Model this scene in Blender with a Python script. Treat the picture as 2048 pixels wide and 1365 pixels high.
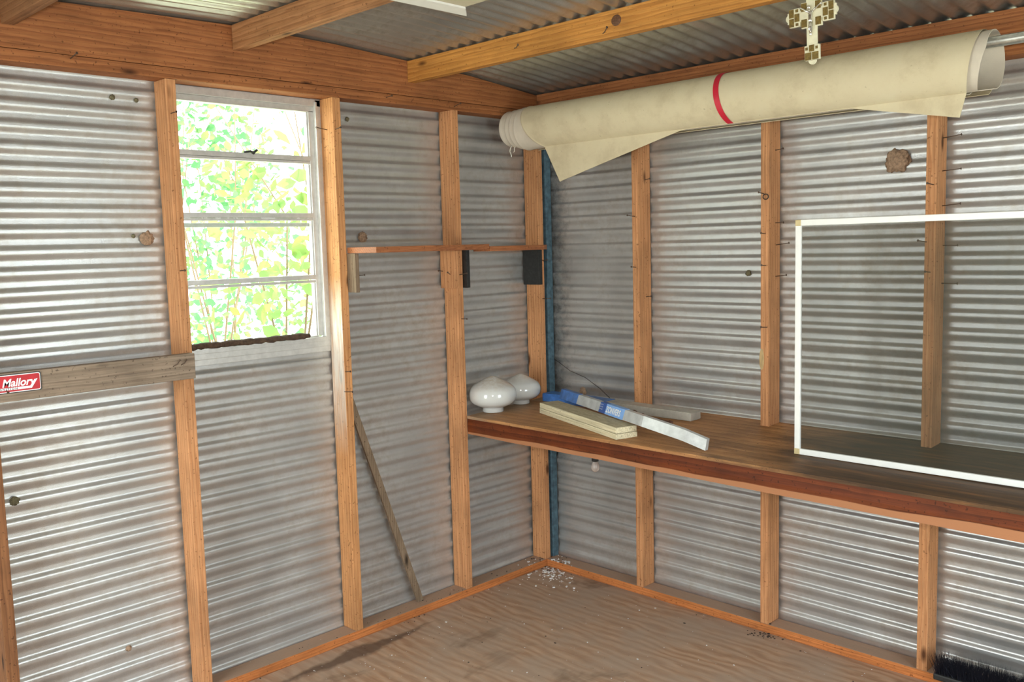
import bpy, bmesh, math, random
from mathutils import Vector, Matrix, noise
random.seed(7)
C = bpy.context.scene.collection
for o in list(bpy.data.objects): bpy.data.objects.remove(o)
PI = math.pi

# ------------------------------------------------------------------ camera, world, light, exposure
sc = bpy.context.scene
cd = bpy.data.cameras.new('camera'); cam = bpy.data.objects.new('camera', cd); C.objects.link(cam)
R_ = Vector((0.71030566, 0.70340048, -0.02633688)); U_ = Vector((-0.05409314, 0.09185306, 0.99430224)); F_ = Vector((-0.7018118, 0.70483387, -0.10329289))
m = Matrix.Identity(4)
for i in range(3): m[i][0] = R_[i]; m[i][1] = U_[i]; m[i][2] = -F_[i]
m.translation = Vector((3.2369, -3.4623, 1.6463)); cam.matrix_world = m
cd.sensor_width = 36; cd.lens = 36 * 1851.67 / 2048; cd.clip_start = .05
sc.camera = cam
sc.view_settings.view_transform = 'Standard'; sc.view_settings.look = 'None'; sc.view_settings.gamma = 1; sc.view_settings.use_curve_mapping = False
sc.view_settings.exposure = 0.0
w = bpy.data.worlds.new('sky'); sc.world = w; w.use_nodes = True
bg = w.node_tree.nodes['Background']; bg.inputs[0].default_value = (.93, 1.0, .97, 1); bg.inputs[1].default_value = 7.5

def light(name, kind, loc, rot, power, color=(1, 1, 1), size=None, portal=False):
    l = bpy.data.lights.new(name, kind); o = bpy.data.objects.new(name, l); C.objects.link(o)
    o.location = loc; o.rotation_euler = rot; l.energy = power; l.color = color
    if kind == 'AREA':
        l.shape = 'RECTANGLE'; l.size, l.size_y = size
        if portal: l.cycles.is_portal = True
    return o
sun = light('sun', 'SUN', (-4, 6, 6), (math.radians(38), 0, math.radians(-190)), 12.0, (1, .96, .86)); sun.data.angle = .01
light('door_daylight_south', 'AREA', (.95, -4.19, 1.10), (math.radians(62), 0, 0), 30, (.84, .93, 1), (.85, 1.75))
light('door_daylight_east', 'AREA', (4.0, -1.35, 1.10), (math.radians(62), 0, PI/2), 26, (.66, .82, 1), (.9, 1.75))
light('window_portal', 'AREA', (-.06, -1.6, 1.77), (PI/2, 0, -PI/2), 1, size=(.66, .96), portal=True)
# the photographer's flash, just above the lens
fl = light('camera_flash', 'AREA', m.translation + U_*.10 - F_*.02, (0, 0, 0), 38, (1, .97, .9), (.07, .04))
fl.rotation_euler = m.to_euler()

# ------------------------------------------------------------------ node helpers / materials
def newmat(name):
    ma = bpy.data.materials.new(name); ma.use_nodes = True
    nt = ma.node_tree; return ma, nt, nt.nodes['Principled BSDF']
def N(nt, t, **k):
    n = nt.nodes.new(t)
    for a, b in k.items():
        if a in n.inputs.keys() if isinstance(a, str) else False: n.inputs[a].default_value = b
        else: setattr(n, a, b)
    return n
def mapping(nt, scale, loc=(0, 0, 0), rnd=False):
    tc = N(nt, 'ShaderNodeTexCoord'); mp = N(nt, 'ShaderNodeMapping')
    mp.inputs['Scale'].default_value = scale; mp.inputs['Location'].default_value = loc
    src = tc.outputs['Object']
    if rnd:
        oi = N(nt, 'ShaderNodeObjectInfo'); ml = N(nt, 'ShaderNodeMath', operation='MULTIPLY'); ml.inputs[1].default_value = 37.0
        nt.links.new(oi.outputs['Random'], ml.inputs[0])
        ad = N(nt, 'ShaderNodeVectorMath', operation='ADD'); nt.links.new(src, ad.inputs[0]); nt.links.new(ml.outputs[0], ad.inputs[1]); src = ad.outputs[0]
    nt.links.new(src, mp.inputs['Vector']); return mp.outputs[0]
def noisef(nt, vec, scale, detail=4, rough=.55, dist=0):
    n = N(nt, 'ShaderNodeTexNoise'); n.inputs['Scale'].default_value = scale; n.inputs['Detail'].default_value = detail
    n.inputs['Roughness'].default_value = rough; n.inputs['Distortion'].default_value = dist
    nt.links.new(vec, n.inputs['Vector']); return n.outputs['Fac']
def ramp(nt, fac, stops, interp='LINEAR'):
    r = N(nt, 'ShaderNodeValToRGB'); r.color_ramp.interpolation = interp
    el = r.color_ramp.elements
    while len(el) < len(stops): el.new(.5)
    for e, (p, c) in zip(el, stops):
        e.position = p; e.color = (*c, 1) if hasattr(c, '__len__') else (c, c, c, 1)
    nt.links.new(fac, r.inputs[0]); return r.outputs[0]
def mix(nt, fac, a, b, mode='MIX'):
    n = N(nt, 'ShaderNodeMix', data_type='RGBA', blend_type=mode)
    for s, v in ((0, fac), (6, a), (7, b)):
        if hasattr(v, 'default_value') or hasattr(v, 'is_linked'): nt.links.new(v, n.inputs[s])
        else: n.inputs[s].default_value = v if not hasattr(v, '__len__') else (*v, 1)
    return n.outputs[2]
def mth(nt, op, a, b=None):
    n = N(nt, 'ShaderNodeMath', operation=op)
    for i, v in enumerate((a, b)):
        if v is None: continue
        if hasattr(v, 'is_linked'): nt.links.new(v, n.inputs[i])
        else: n.inputs[i].default_value = v
    return n.outputs[0]
def bump(nt, p, h, strength=.3, dist=.002):
    b = N(nt, 'ShaderNodeBump'); b.inputs['Strength'].default_value = strength; b.inputs['Distance'].default_value = dist
    nt.links.new(h, b.inputs['Height']); nt.links.new(b.outputs[0], p.inputs['Normal'])

def wood(name, axis, light_c, mid_c, dark_c, rough=.7, ring=26, along=.06, knots=True, dirt=.25, extra=None):
    ma, nt, p = newmat(name)
    sc_ = [1, 1, 1]; sc_[axis] = along
    v = mapping(nt, sc_, rnd=True)
    wv = N(nt, 'ShaderNodeTexWave', wave_type='RINGS', rings_direction='XYZ'[axis], wave_profile='SAW')
    wv.inputs['Scale'].default_value = ring; wv.inputs['Distortion'].default_value = 5.0; wv.inputs['Detail'].default_value = 3
    wv.inputs['Detail Scale'].default_value = 3.0; wv.inputs['Detail Roughness'].default_value = .55
    nt.links.new(v, wv.inputs['Vector'])
    soft = tuple(m_*.55+d_*.45 for m_, d_ in zip(mid_c, dark_c)); lt = tuple(l_*.5+m_*.5 for l_, m_ in zip(light_c, mid_c))
    base = ramp(nt, wv.outputs['Fac'], [(0, lt), (.55, mid_c), (.9, soft), (1, lt)])
    fs = [1, 1, 1]; fs[axis] = .03
    v2 = mapping(nt, fs, rnd=True)
    fine = noisef(nt, v2, 190, 3, .6)
    c = mix(nt, .55, base, mix(nt, 1.0, base, ramp(nt, fine, [(.3, .55), (.62, 1.15)]), 'MULTIPLY'))
    v3 = mapping(nt, (1, 1, 1), rnd=True)
    big = noisef(nt, v3, 5, 5, .6)
    c = mix(nt, 1.0, c, ramp(nt, big, [(.25, 1-dirt), (.6, 1.08)]), 'MULTIPLY')
    if knots:
        ks = [9, 9, 9]; ks[axis] = 3.2
        vo = N(nt, 'ShaderNodeTexVoronoi'); vo.inputs['Scale'].default_value = 1.0
        nt.links.new(mapping(nt, ks, rnd=True), vo.inputs['Vector'])
        kf = ramp(nt, vo.outputs['Distance'], [(.05, 1.0), (.13, 0.0)])
        c = mix(nt, kf, c, [x*.30 for x in dark_c])
    vs = mapping(nt, (1, 1, 1), rnd=True)
    spot = noisef(nt, vs, 95, 2, .5)
    c = mix(nt, ramp(nt, spot, [(.65, 0.0), (.71, .6)]), c, [x*.35 for x in dark_c])
    if extra: c = extra(nt, c)
    nt.links.new(c, p.inputs['Base Color']); p.inputs['Roughness'].default_value = rough; p.inputs['Specular IOR Level'].default_value = .22
    bump(nt, p, mix(nt, .5, fine, wv.outputs['Fac']), .35, .0015)
    return ma
PINE = ((.62, .325, .155), (.53, .25, .11), (.33, .125, .045))
REDW = ((.40, .165, .062), (.31, .115, .040), (.16, .05, .018))
GOLD = ((.56, .27, .07), (.45, .195, .042), (.26, .09, .02))
M = {}
M['pine_z'] = wood('pine_upright', 2, *PINE)
M['beam_y'] = wood('header_pine', 1, *REDW, ring=20, dirt=.2)
M['beam_x'] = wood('plate_pine', 0, *REDW, ring=30, dirt=.2)
M['purlin_x'] = wood('purlin_pine', 0, *GOLD, ring=22, dirt=.2)
M['purlin_mid'] = wood('purlin_midbrown', 0, (.44, .22, .10), (.35, .16, .065), (.18, .07, .025), ring=20)
M['dark_z'] = wood('dark_stud', 2, (.26, .12, .05), (.20, .085, .035), (.10, .04, .018), ring=22)
M['purlin_dark'] = wood('purlin_brown', 0, (.30, .15, .07), (.22, .10, .045), (.12, .05, .02), ring=22)
def dusty(nt, c):
    g = N(nt, 'ShaderNodeNewGeometry'); s = N(nt, 'ShaderNodeSeparateXYZ'); nt.links.new(g.outputs['Normal'], s.inputs[0])
    f = mth(nt, 'MULTIPLY', ramp(nt, s.outputs[2], [(.6, 0.0), (.9, 1.0)]), .75)
    return mix(nt, f, c, (.33, .265, .205))
M['sole_y'] = wood('sole_pine_y', 1, (.60, .235, .075), (.50, .17, .05), (.25, .08, .025), ring=40, extra=dusty)
M['sole_x'] = wood('sole_pine_x', 0, (.60, .235, .075), (.50, .17, .05), (.25, .08, .025), ring=40, extra=dusty)
M['grey_y'] = wood('weathered_board', 1, (.29, .225, .165), (.24, .18, .13), (.13, .09, .065), ring=18)
M['grey_z'] = wood('weathered_stick', 2, (.30, .22, .15), (.22, .155, .10), (.10, .065, .04), ring=40)
M['shelf_y'] = wood('shelf_ply', 1, (.42, .17, .07), (.34, .125, .05), (.20, .07, .03), ring=30, knots=False, rough=.45)
def dusty2(nt, c):
    g = N(nt, 'ShaderNodeNewGeometry'); s = N(nt, 'ShaderNodeSeparateXYZ'); nt.links.new(g.outputs['Normal'], s.inputs[0])
    f = mth(nt, 'MULTIPLY', ramp(nt, s.outputs[2], [(.6, 0.0), (.9, 1.0)]), ramp(nt, noisef(nt, mapping(nt, (1, 3, 1)), 22, 4), [(.3, .85), (.7, .35)]))
    return mix(nt, f, c, (.30, .255, .165))
M['cream_x'] = wood('cream_board', 0, (.72, .66, .46), (.66, .59, .40), (.52, .44, .27), ring=16, knots=False, dirt=.12, extra=dusty2)
def jamb_pale_band(nt, c):  # streaky whitish band partway up the stud's window-side face
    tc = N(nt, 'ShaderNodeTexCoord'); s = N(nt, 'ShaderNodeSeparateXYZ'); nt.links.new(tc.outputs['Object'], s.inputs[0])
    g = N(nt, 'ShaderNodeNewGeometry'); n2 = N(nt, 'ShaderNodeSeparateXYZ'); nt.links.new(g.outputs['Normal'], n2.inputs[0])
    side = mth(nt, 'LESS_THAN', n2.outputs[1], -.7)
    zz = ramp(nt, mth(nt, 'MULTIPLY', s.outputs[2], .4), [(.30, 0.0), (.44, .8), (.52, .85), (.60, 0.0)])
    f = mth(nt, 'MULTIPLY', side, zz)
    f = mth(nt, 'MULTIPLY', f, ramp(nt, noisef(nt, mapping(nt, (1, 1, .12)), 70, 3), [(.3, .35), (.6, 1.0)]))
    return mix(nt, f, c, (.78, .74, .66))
M['jamb_z'] = wood('pine_jamb_with_pale_band', 2, (.62, .325, .14), (.53, .25, .10), (.33, .125, .04), extra=jamb_pale_band)
def bench_front(nt, c):
    tc = N(nt, 'ShaderNodeTexCoord'); s = N(nt, 'ShaderNodeSeparateXYZ'); nt.links.new(tc.outputs['Object'], s.inputs[0])
    wob = noisef(nt, mapping(nt, (1.0, 1, 1)), 1.8, 2)
    edge = mth(nt, 'ADD', s.outputs[2], mth(nt, 'MULTIPLY', mth(nt, 'SUBTRACT', wob, .5), .030))
    low = ramp(nt, mth(nt, 'MULTIPLY', edge, 10.0), [(.20, 1.0), (.225, 0.0)])
    return mix(nt, mth(nt, 'MULTIPLY', low, .85), c, (.42, .19, .09))
M['bench_front'] = wood('red_stained_board', 0, (.18, .045, .011), (.12, .026, .006), (.04, .010, .003), rough=.5, ring=14, dirt=.45, knots=False, extra=bench_front)
def bench_stain(nt, c):
    tc = N(nt, 'ShaderNodeTexCoord'); s = N(nt, 'ShaderNodeSeparateXYZ'); nt.links.new(tc.outputs['Object'], s.inputs[0])
    n = noisef(nt, mapping(nt, (.6, 2.2, 1)), 3.5, 5, .6)
    wx = mth(nt, 'ADD', s.outputs[0], 1.3)
    a = mth(nt, 'ADD', mth(nt, 'MULTIPLY', wx, .42), mth(nt, 'MULTIPLY', n, .55))
    dark = ramp(nt, a, [(.86, 0.0), (1.02, .92)])
    b = mth(nt, 'ADD', mth(nt, 'MULTIPLY', wx, -.9), mth(nt, 'MULTIPLY', n, .5))
    pale = ramp(nt, b, [(-.45, 0.0), (.15, .55)])
    c = mix(nt, pale, c, (.36, .29, .205))
    stk_ = noisef(nt, mapping(nt, (.10, 1, 1)), 34, 5, .65)
    return mix(nt, dark, c, ramp(nt, stk_, [(.35, (.030, .018, .011)), (.55, (.075, .040, .018)), (.75, (.22, .095, .030))]))
M['bench_top'] = wood('bench_plywood', 0, (.50, .265, .11), (.42, .205, .08), (.24, .10, .04), rough=.5, ring=9, along=.12, knots=False, dirt=.35, extra=bench_stain)

def simple(name, col, rough=.6, metal=0, nscale=0, namt=.3, bumps=0, **kw):
    ma, nt, p = newmat(name)
    p.inputs['Roughness'].default_value = rough; p.inputs['Metallic'].default_value = metal
    v = mapping(nt, (1, 1, 1), rnd=True)
    f = noisef(nt, v, nscale or 12, 5, .6)
    c = mix(nt, 1.0, col, ramp(nt, f, [(.3, 1-namt), (.7, 1+namt*.3)]), 'MULTIPLY')
    nt.links.new(c, p.inputs['Base Color'])
    if bumps: bump(nt, p, f, bumps, .003)
    for k, x in kw.items(): p.inputs[k].default_value = x
    return ma
M['white_paint'] = simple('white_painted_metal', (.80, .80, .76), .4, 0, 30, .06)
M['alu'] = simple('window_aluminium', (.60, .59, .56), .42, .55, 40, .15)
M['masking'] = simple('masking_tape', (.62, .50, .26), .6)
M['rust'] = simple('rusted_steel', (.15, .07, .04), .75, .3, 200, .5)
M['nailm'] = simple('old_nail_steel', (.13, .085, .06), .55, .5, 300, .4)
M['galv_pipe'] = simple('galvanised_pipe', (.58, .60, .55), .35, .85, 60, .25)
M['black'] = simple('sooty_black', (.018, .018, .017), .6, 0, 70, .6, .4)
M['blue'] = simple('old_blue_paint', (.075, .14, .18), .7, 0, 45, .55)
M['tape'] = simple('blue_film', (.07, .20, .55), .35, 0, 30, .45, .5)
M['label'] = simple('pale_blue_label', (.22, .42, .80), .4, 0, 30, .1)
M['label_dark'] = simple('dark_blue_label', (.03, .09, .33), .4, 0, 30, .2)
M['silver'] = simple('silver_wrap', (.60, .61, .60), .38, .35, 25, .25, .6)
M['silver_dull'] = simple('dusty_silver_wrap', (.50, .47, .41), .55, .2, 25, .25, .5)
M['ink'] = simple('white_ink', (.85, .86, .86), .5, 0, 10, .02)
M['blackink'] = simple('black_ink', (.02, .02, .02), .5, 0, 10, .02)
M['red'] = simple('red_enamel', (.48, .015, .025), .6, 0, 40, .2)
M['redband'] = simple('red_ribbon', (.56, .012, .035), .5, 0, 40, .1)
M['brass'] = simple('mosaic_brown', (.20, .13, .025), .4, .2, 150, .5, .3)
M['cream'] = simple('cream_pearl_plastic', (.72, .69, .50), .3, 0, 60, .12)
M['chrome'] = simple('polished_silver', (.75, .74, .68), .18, 1, 60, .1)
M['mud'] = simple('dried_mud', (.36, .235, .15), .95, 0, 120, .5, 1.0)
M['mud_dark'] = simple('dried_mud_green', (.17, .15, .085), .95, 0, 120, .5, 1.0)
M['bristle'] = simple('black_bristle', (.012, .013, .022), .5, 0, 100, .4)
M['bark'] = simple('rotten_wood', (.085, .05, .03), .9, 0, 60, .7, 1.0)
M['flake'] = simple('pale_flakes', (.72, .70, .68), .8, 0, 60, .2)
M['crumb'] = simple('dark_crumbs', (.06, .04, .03), .9, 0, 60, .2)
M['rope'] = simple('white_cord', (.75, .72, .64), .9, 0, 200, .3)
M['wire'] = simple('dark_wire', (.07, .055, .05), .6, .3)
M['twig'] = simple('shrub_twig', (.22, .15, .09), .9)
M['ground'] = simple('dry_grass_ground', (.62, .62, .46), .95, 0, 6, .5)
M['bulbglass'] = simple('grey_bulb_glass', (.45, .38, .34), .12, 0, 30, .2, **{'Transmission Weight': .35})
# canvas
ma, nt, p = newmat('cream_canvas'); M['canvas'] = ma
v = mapping(nt, (1, 1, 1))
st = noisef(nt, v, 9, 6, .65); sp = noisef(nt, v, 70, 2, .5)
c = ramp(nt, st, [(.28, (.49, .41, .265)), (.5, (.60, .52, .345)), (.8, (.64, .57, .39))])
c = mix(nt, ramp(nt, sp, [(.70, 0.0), (.78, .5)]), c, (.30, .25, .16))
nt.links.new(c, p.inputs['Base Color']); p.inputs['Roughness'].default_value = .85
bump(nt, p, noisef(nt, v, 600, 2), .25, .001)
# opal glass
ma, nt, p = newmat('opal_glass'); M['opal'] = ma
tc = N(nt, 'ShaderNodeTexCoord'); s = N(nt, 'ShaderNodeSeparateXYZ'); nt.links.new(tc.outputs['Object'], s.inputs[0])
top = ramp(nt, mth(nt, 'MULTIPLY', s.outputs[2], 5.0), [(.50, 0.0), (.85, 1.0)])
dn = noisef(nt, mapping(nt, (1, 1, 1), rnd=True), 60, 5, .7)
f = mth(nt, 'MULTIPLY', top, ramp(nt, dn, [(.35, .30), (.62, .95)]))
nt.links.new(mix(nt, f, (.60, .61, .59), (.42, .33, .23)), p.inputs['Base Color'])
p.inputs['Roughness'].default_value = .12; p.inputs['Coat Weight'].default_value = .6; p.inputs['Coat Roughness'].default_value = .08; p.inputs['Subsurface Weight'].default_value = 0.0
# corrugated metal
def corr(name, base=(.52, .515, .50), rough=.30, metal=.62, dirtc=(.30, .235, .16), dirt=.5, soot=False):
    ma, nt, p = newmat(name)
    v = mapping(nt, (1, 1, 1))
    big = noisef(nt, v, 3.2, 6, .65, .3); sm = noisef(nt, v, 26, 5, .7)
    c = mix(nt, 1.0, base, ramp(nt, big, [(.3, .80), (.65, 1.05)]), 'MULTIPLY')
    d = ramp(nt, mix(nt, .5, big, sm), [(.50, 0.0), (.70, dirt)])
    c = mix(nt, d, c, dirtc)
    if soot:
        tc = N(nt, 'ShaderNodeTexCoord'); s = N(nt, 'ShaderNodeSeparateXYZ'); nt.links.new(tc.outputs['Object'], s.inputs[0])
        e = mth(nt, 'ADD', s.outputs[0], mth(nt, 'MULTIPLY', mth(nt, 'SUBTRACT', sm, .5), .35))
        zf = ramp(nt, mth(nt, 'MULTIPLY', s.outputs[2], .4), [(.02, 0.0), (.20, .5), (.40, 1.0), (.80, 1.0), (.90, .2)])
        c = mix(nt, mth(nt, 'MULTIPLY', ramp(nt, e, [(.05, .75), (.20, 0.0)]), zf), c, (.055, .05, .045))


    fl = noisef(nt, v, 150, 2, .5)
    c = mix(nt, ramp(nt, fl, [(.76, 0.0), (.80, .6)]), c, (.85, .85, .84))
    nt.links.new(c, p.inputs['Base Color'])
    p.inputs['Metallic'].default_value = metal
    r = ramp(nt, big, [(.3, rough+.02), (.7, rough+.12)])
    nt.links.new(r, p.inputs['Roughness'])
    vo = N(nt, 'ShaderNodeTexVoronoi'); vo.inputs['Scale'].default_value = 260.0; nt.links.new(v, vo.inputs['Vector'])
    bump(nt, p, vo.outputs['Distance'], .22, .0010)
    return ma
M['corr'] = corr('corrugated_aluminium')
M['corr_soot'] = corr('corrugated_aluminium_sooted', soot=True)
M['roofm'] = corr('corrugated_roof', (.52, .51, .47), .27, .82, (.25, .19, .12), .7)
# floor plywood
ma, nt, p = newmat('floor_plywood'); M['floor'] = ma
v = mapping(nt, (.55, 1.3, 1)); 
wv = N(nt, 'ShaderNodeTexWave', wave_type='BANDS', bands_direction='Y', wave_profile='SIN')
wv.inputs['Scale'].default_value = 5.0; wv.inputs['Distortion'].default_value = 9.0; wv.inputs['Detail'].default_value = 3; wv.inputs['Detail Scale'].default_value = 1.2
nt.links.new(v, wv.inputs['Vector'])
c = ramp(nt, wv.outputs['Fac'], [(0, (.37, .215, .13)), (.5, (.44, .27, .165)), (1, (.47, .31, .205))])
fine = noisef(nt, mapping(nt, (.12, 1, 1)), 60, 5, .7)
c = mix(nt, .8, c, mix(nt, 1.0, c, ramp(nt, fine, [(.3, .72), (.65, 1.1)]), 'MULTIPLY'))
big = noisef(nt, mapping(nt, (1, 1, 1)), 2.6, 6, .65)
c = mix(nt, ramp(nt, big, [(.40, 0.0), (.62, .65)]), c, (.37, .285, .22))
st = noisef(nt, mapping(nt, (1.4, .8, 1), (3.1, 1.4, 0)), 2.3, 5, .6, .4)
c = mix(nt, ramp(nt, st, [(.60, 0.0), (.68, .6)]), c, (.15, .095, .06))
# wet-looking streak along the left sole plate
tc = N(nt, 'ShaderNodeTexCoord'); s = N(nt, 'ShaderNodeSeparateXYZ'); nt.links.new(tc.outputs['Object'], s.inputs[0])
wob = mth(nt, 'MULTIPLY', mth(nt, 'SUBTRACT', noisef(nt, mapping(nt, (1, 1, 1)), 9, 3), .5), .10)
dx = mth(nt, 'ABSOLUTE', mth(nt, 'SUBTRACT', mth(nt, 'ADD', s.outputs[0], wob), .195))
dy = mth(nt, 'MULTIPLY', mth(nt, 'ABSOLUTE', mth(nt, 'ADD', s.outputs[1], 1.36)), .12)
str_ = ramp(nt, mth(nt, 'ADD', dx, dy), [(.035, .8), (.060, 0.0)])
c = mix(nt, str_, c, (.10, .06, .04))
nt.links.new(c, p.inputs['Base Color']); p.inputs['Roughness'].default_value = .75; p.inputs['Specular IOR Level'].default_value = .2
bump(nt, p, fine, .25, .0015)
# leaf
def leafm(name, col):
    ma, nt, p = newmat(name)
    nt.nodes.remove(p); out = nt.nodes['Material Output']
    v = mapping(nt, (1, 1, 1)); f = noisef(nt, v, 5, 2)
    cc = mix(nt, ramp(nt, f, [(.45, 0.0), (.75, .9)]), col, (.36, .38, .11))
    d = N(nt, 'ShaderNodeBsdfDiffuse'); t = N(nt, 'ShaderNodeBsdfTranslucent'); a = N(nt, 'ShaderNodeMixShader'); a.inputs[0].default_value = .5
    nt.links.new(cc, d.inputs[0]); nt.links.new(cc, t.inputs[0]); nt.links.new(d.outputs[0], a.inputs[1]); nt.links.new(t.outputs[0], a.inputs[2]); nt.links.new(a.outputs[0], out.inputs[0])
    return ma
M['leaf'] = leafm('leaf_green', (.10, .26, .11)); M['leaf2'] = leafm('leaf_lime', (.19, .34, .10))
# glass, screen mesh
def thin(name, col, alpha, rough=.05, gl=.08):
    ma, nt, p = newmat(name); nt.nodes.remove(p); out = nt.nodes['Material Output']
    t = N(nt, 'ShaderNodeBsdfTransparent'); t.inputs[0].default_value = (*col, 1)
    g = N(nt, 'ShaderNodeBsdfGlossy'); g.inputs['Roughness'].default_value = rough
    a = N(nt, 'ShaderNodeMixShader'); a.inputs[0].default_value = gl
    nt.links.new(t.outputs[0], a.inputs[1]); nt.links.new(g.outputs[0], a.inputs[2]); nt.links.new(a.outputs[0], out.inputs[0])
    return ma
M['glass'] = thin('window_glass', (.97, 1, .98), 0, .03, .05)
def meshm(name, col, cover):
    ma, nt, p = newmat(name); nt.nodes.remove(p); out = nt.nodes['Material Output']
    t = N(nt, 'ShaderNodeBsdfTransparent'); d = N(nt, 'ShaderNodeBsdfDiffuse'); d.inputs[0].default_value = (*col, 1)
    a = N(nt, 'ShaderNodeMixShader')
    nt.links.new(ramp(nt, noisef(nt, mapping(nt, (1, 1, 1)), 4, 3), [(.3, cover-.03), (.7, cover+.03)]), a.inputs[0])
    nt.links.new(t.outputs[0], a.inputs[1]); nt.links.new(d.outputs[0], a.inputs[2]); nt.links.new(a.outputs[0], out.inputs[0])
    return ma
M['screen'] = meshm('fibreglass_insect_mesh', (.07, .07, .05), .40)
M['screen2'] = meshm('grey_insect_mesh', (.62, .56, .40), .72)

# ------------------------------------------------------------------ mesh helpers
def finish(name, bm, mat, parent=None, loc=None, smooth=False):
    me = bpy.data.meshes.new(name); bm.normal_update(); bm.to_mesh(me); bm.free()
    for mm in (mat if isinstance(mat, (list, tuple)) else [mat]): me.materials.append(M[mm] if isinstance(mm, str) else mm)
    if smooth:
        for f in me.polygons: f.use_smooth = True
    o = bpy.data.objects.new(name, me); C.objects.link(o)
    if parent: o.parent = parent
    if loc is not None: o.location = loc
    return o
def tag(o, label=None, cat=None, group=None, kind=None):
    if label: o['label'] = label
    if cat: o['category'] = cat
    if group: o['group'] = group
    if kind: o['kind'] = kind
    return o
def empty(name, loc=(0, 0, 0), rz=0):
    o = bpy.data.objects.new(name, None); C.objects.link(o); o.location = loc; o.rotation_euler = (0, 0, rz); o.empty_display_size = .05; return o
def box(bm, x0, x1, y0, y1, z0, z1, bev=.002, mi=0):
    r = bmesh.ops.create_cube(bm, size=1); vs = r['verts']
    for v in vs: v.co = Vector(((x0+x1)/2 + v.co.x*(x1-x0), (y0+y1)/2 + v.co.y*(y1-y0), (z0+z1)/2 + v.co.z*(z1-z0)))
    fs = set(f for v in vs for f in v.link_faces)
    for f in fs: f.material_index = mi
    if bev:
        es = list(set(e for v in vs for e in v.link_edges))
        r = bmesh.ops.bevel(bm, geom=es, offset=bev, segments=2, affect='EDGES', profile=.6)
        for f in r['faces']: f.material_index = mi
def boxo(name, x0, x1, y0, y1, z0, z1, mat, parent=None, bev=.002, origin=None):
    """one board; its origin at its lower middle so grain and pose stay with it"""
    o = origin or Vector(((x0+x1)/2, (y0+y1)/2, z0))
    if parent: o = Vector(origin) if origin else Vector((0, 0, 0))
    bm = bmesh.new(); box(bm, x0-o.x, x1-o.x, y0-o.y, y1-o.y, z0-o.z, z1-o.z, bev)
    return finish(name, bm, mat, parent, o if not parent else o)
def tube(bm, pts, r, n=8, cap=True, mi=0):
    pts = [Vector(p) for p in pts]; rings = []
    rr = r if hasattr(r, '__len__') else [r]*len(pts)
    for i, p in enumerate(pts):
        d = (pts[min(i+1, len(pts)-1)] - pts[max(i-1, 0)]).normalized()
        a = d.orthogonal().normalized() if i == 0 else (pa - d*pa.dot(d)).normalized()
        pa = a; b = d.cross(a)
        rings.append([bm.verts.new(p + (a*math.cos(2*PI*k/n) + b*math.sin(2*PI*k/n))*rr[i]) for k in range(n)])
    for i in range(len(rings)-1):
        for k in range(n):
            f = bm.faces.new((rings[i][k], rings[i][(k+1) % n], rings[i+1][(k+1) % n], rings[i+1][k])); f.smooth = True; f.material_index = mi
    if cap:
        bm.faces.new(rings[0][::-1]).material_index = mi; bm.faces.new(rings[-1]).material_index = mi
def lathe(bm, prof, n=48, mi=0, c=(0, 0, 0)):
    rings = []
    for r, z in prof:
        if r < 1e-6: rings.append([bm.verts.new((c[0], c[1], c[2]+z))])
        else: rings.append([bm.verts.new((c[0]+r*math.cos(2*PI*k/n), c[1]+r*math.sin(2*PI*k/n), c[2]+z)) for k in range(n)])
    for a, b in zip(rings, rings[1:]):
        for k in range(n):
            k2 = (k+1) % n
            vs = [a[k % len(a)], a[k2 % len(a)], b[k2 % len(b)], b[k % len(b)]]
            vs = [v for i, v in enumerate(vs) if v not in vs[:i]]
            f = bm.faces.new(vs); f.smooth = True; f.material_index = mi

# ------------------------------------------------------------------ shell
AMP = .0047; PITCH = .0677
def prof(h, ph):
    # one steep upper flank and one long gentle lower flank per corrugation; ph is the middle of the steep flank
    q = ((h-ph)/PITCH + .12) % 1.0
    ss = lambda t: (lambda t: t*t*(3-2*t))(max(0, min(1, t)))
    return -2*AMP*(ss(q/.24) - ss((q-.46)/.40))
def sheet(bm, plane, a0, a1, z0, z1, ph, off=0.0, step=.06):
    """corrugated sheet on plane 'x' (left wall) or 'y' (right wall): ridges touch the plane, valleys lie outside it"""
    nz = max(2, int((z1-z0)/(PITCH/20))); na = max(1, int(abs(a1-a0)/step)); g = []
    for i in range(nz+1):
        z = z0 + (z1-z0)*i/nz; row = []
        for j in range(na+1):
            a = a0 + (a1-a0)*j/na
            zz = z + .0016*noise.noise(Vector((a*1.3, z*.8, 3)))
            d = prof(zz, ph) + off + .0007*(noise.noise(Vector((a*2.2, z*2.2, 0 if plane == 'x' else 9))))-.0012
            row.append(bm.verts.new((d, a, z) if plane == 'x' else (a, -d, z)))
        g.append(row)
    for i in range(nz):
        for j in range(na):
            q = (g[i][j], g[i][j+1], g[i+1][j+1], g[i+1][j])
            f = bm.faces.new(q if plane == 'x' else q[::-1]); f.smooth = True
XE, YS = 3.93, -4.12          # east and south walls (behind the camera)
LAP = 1.203
PHL = .930; PHR = .349
bm = bmesh.new()
Y1, Y2, ZW0, ZW1 = -1.932, -1.276, 1.272, 2.248
for (a, b) in ((YS, Y1), (Y1, Y2), (Y2, .012)):
    sheet(bm, 'x', a, b, .003, LAP+.02, PHL, -.0025)
for (a, b) in ((YS, Y1), (Y2, .012)):
    sheet(bm, 'x', a, b, LAP, 2.40, PHL+.004)
sheet(bm, 'x', Y1, Y2, LAP, ZW0, PHL+.004)
sheet(bm, 'x', Y1, Y2, ZW1, 2.40, PHL+.004)
tag(finish('wall_left', bm, 'corr'), kind='structure')
bm = bmesh.new()
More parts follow.
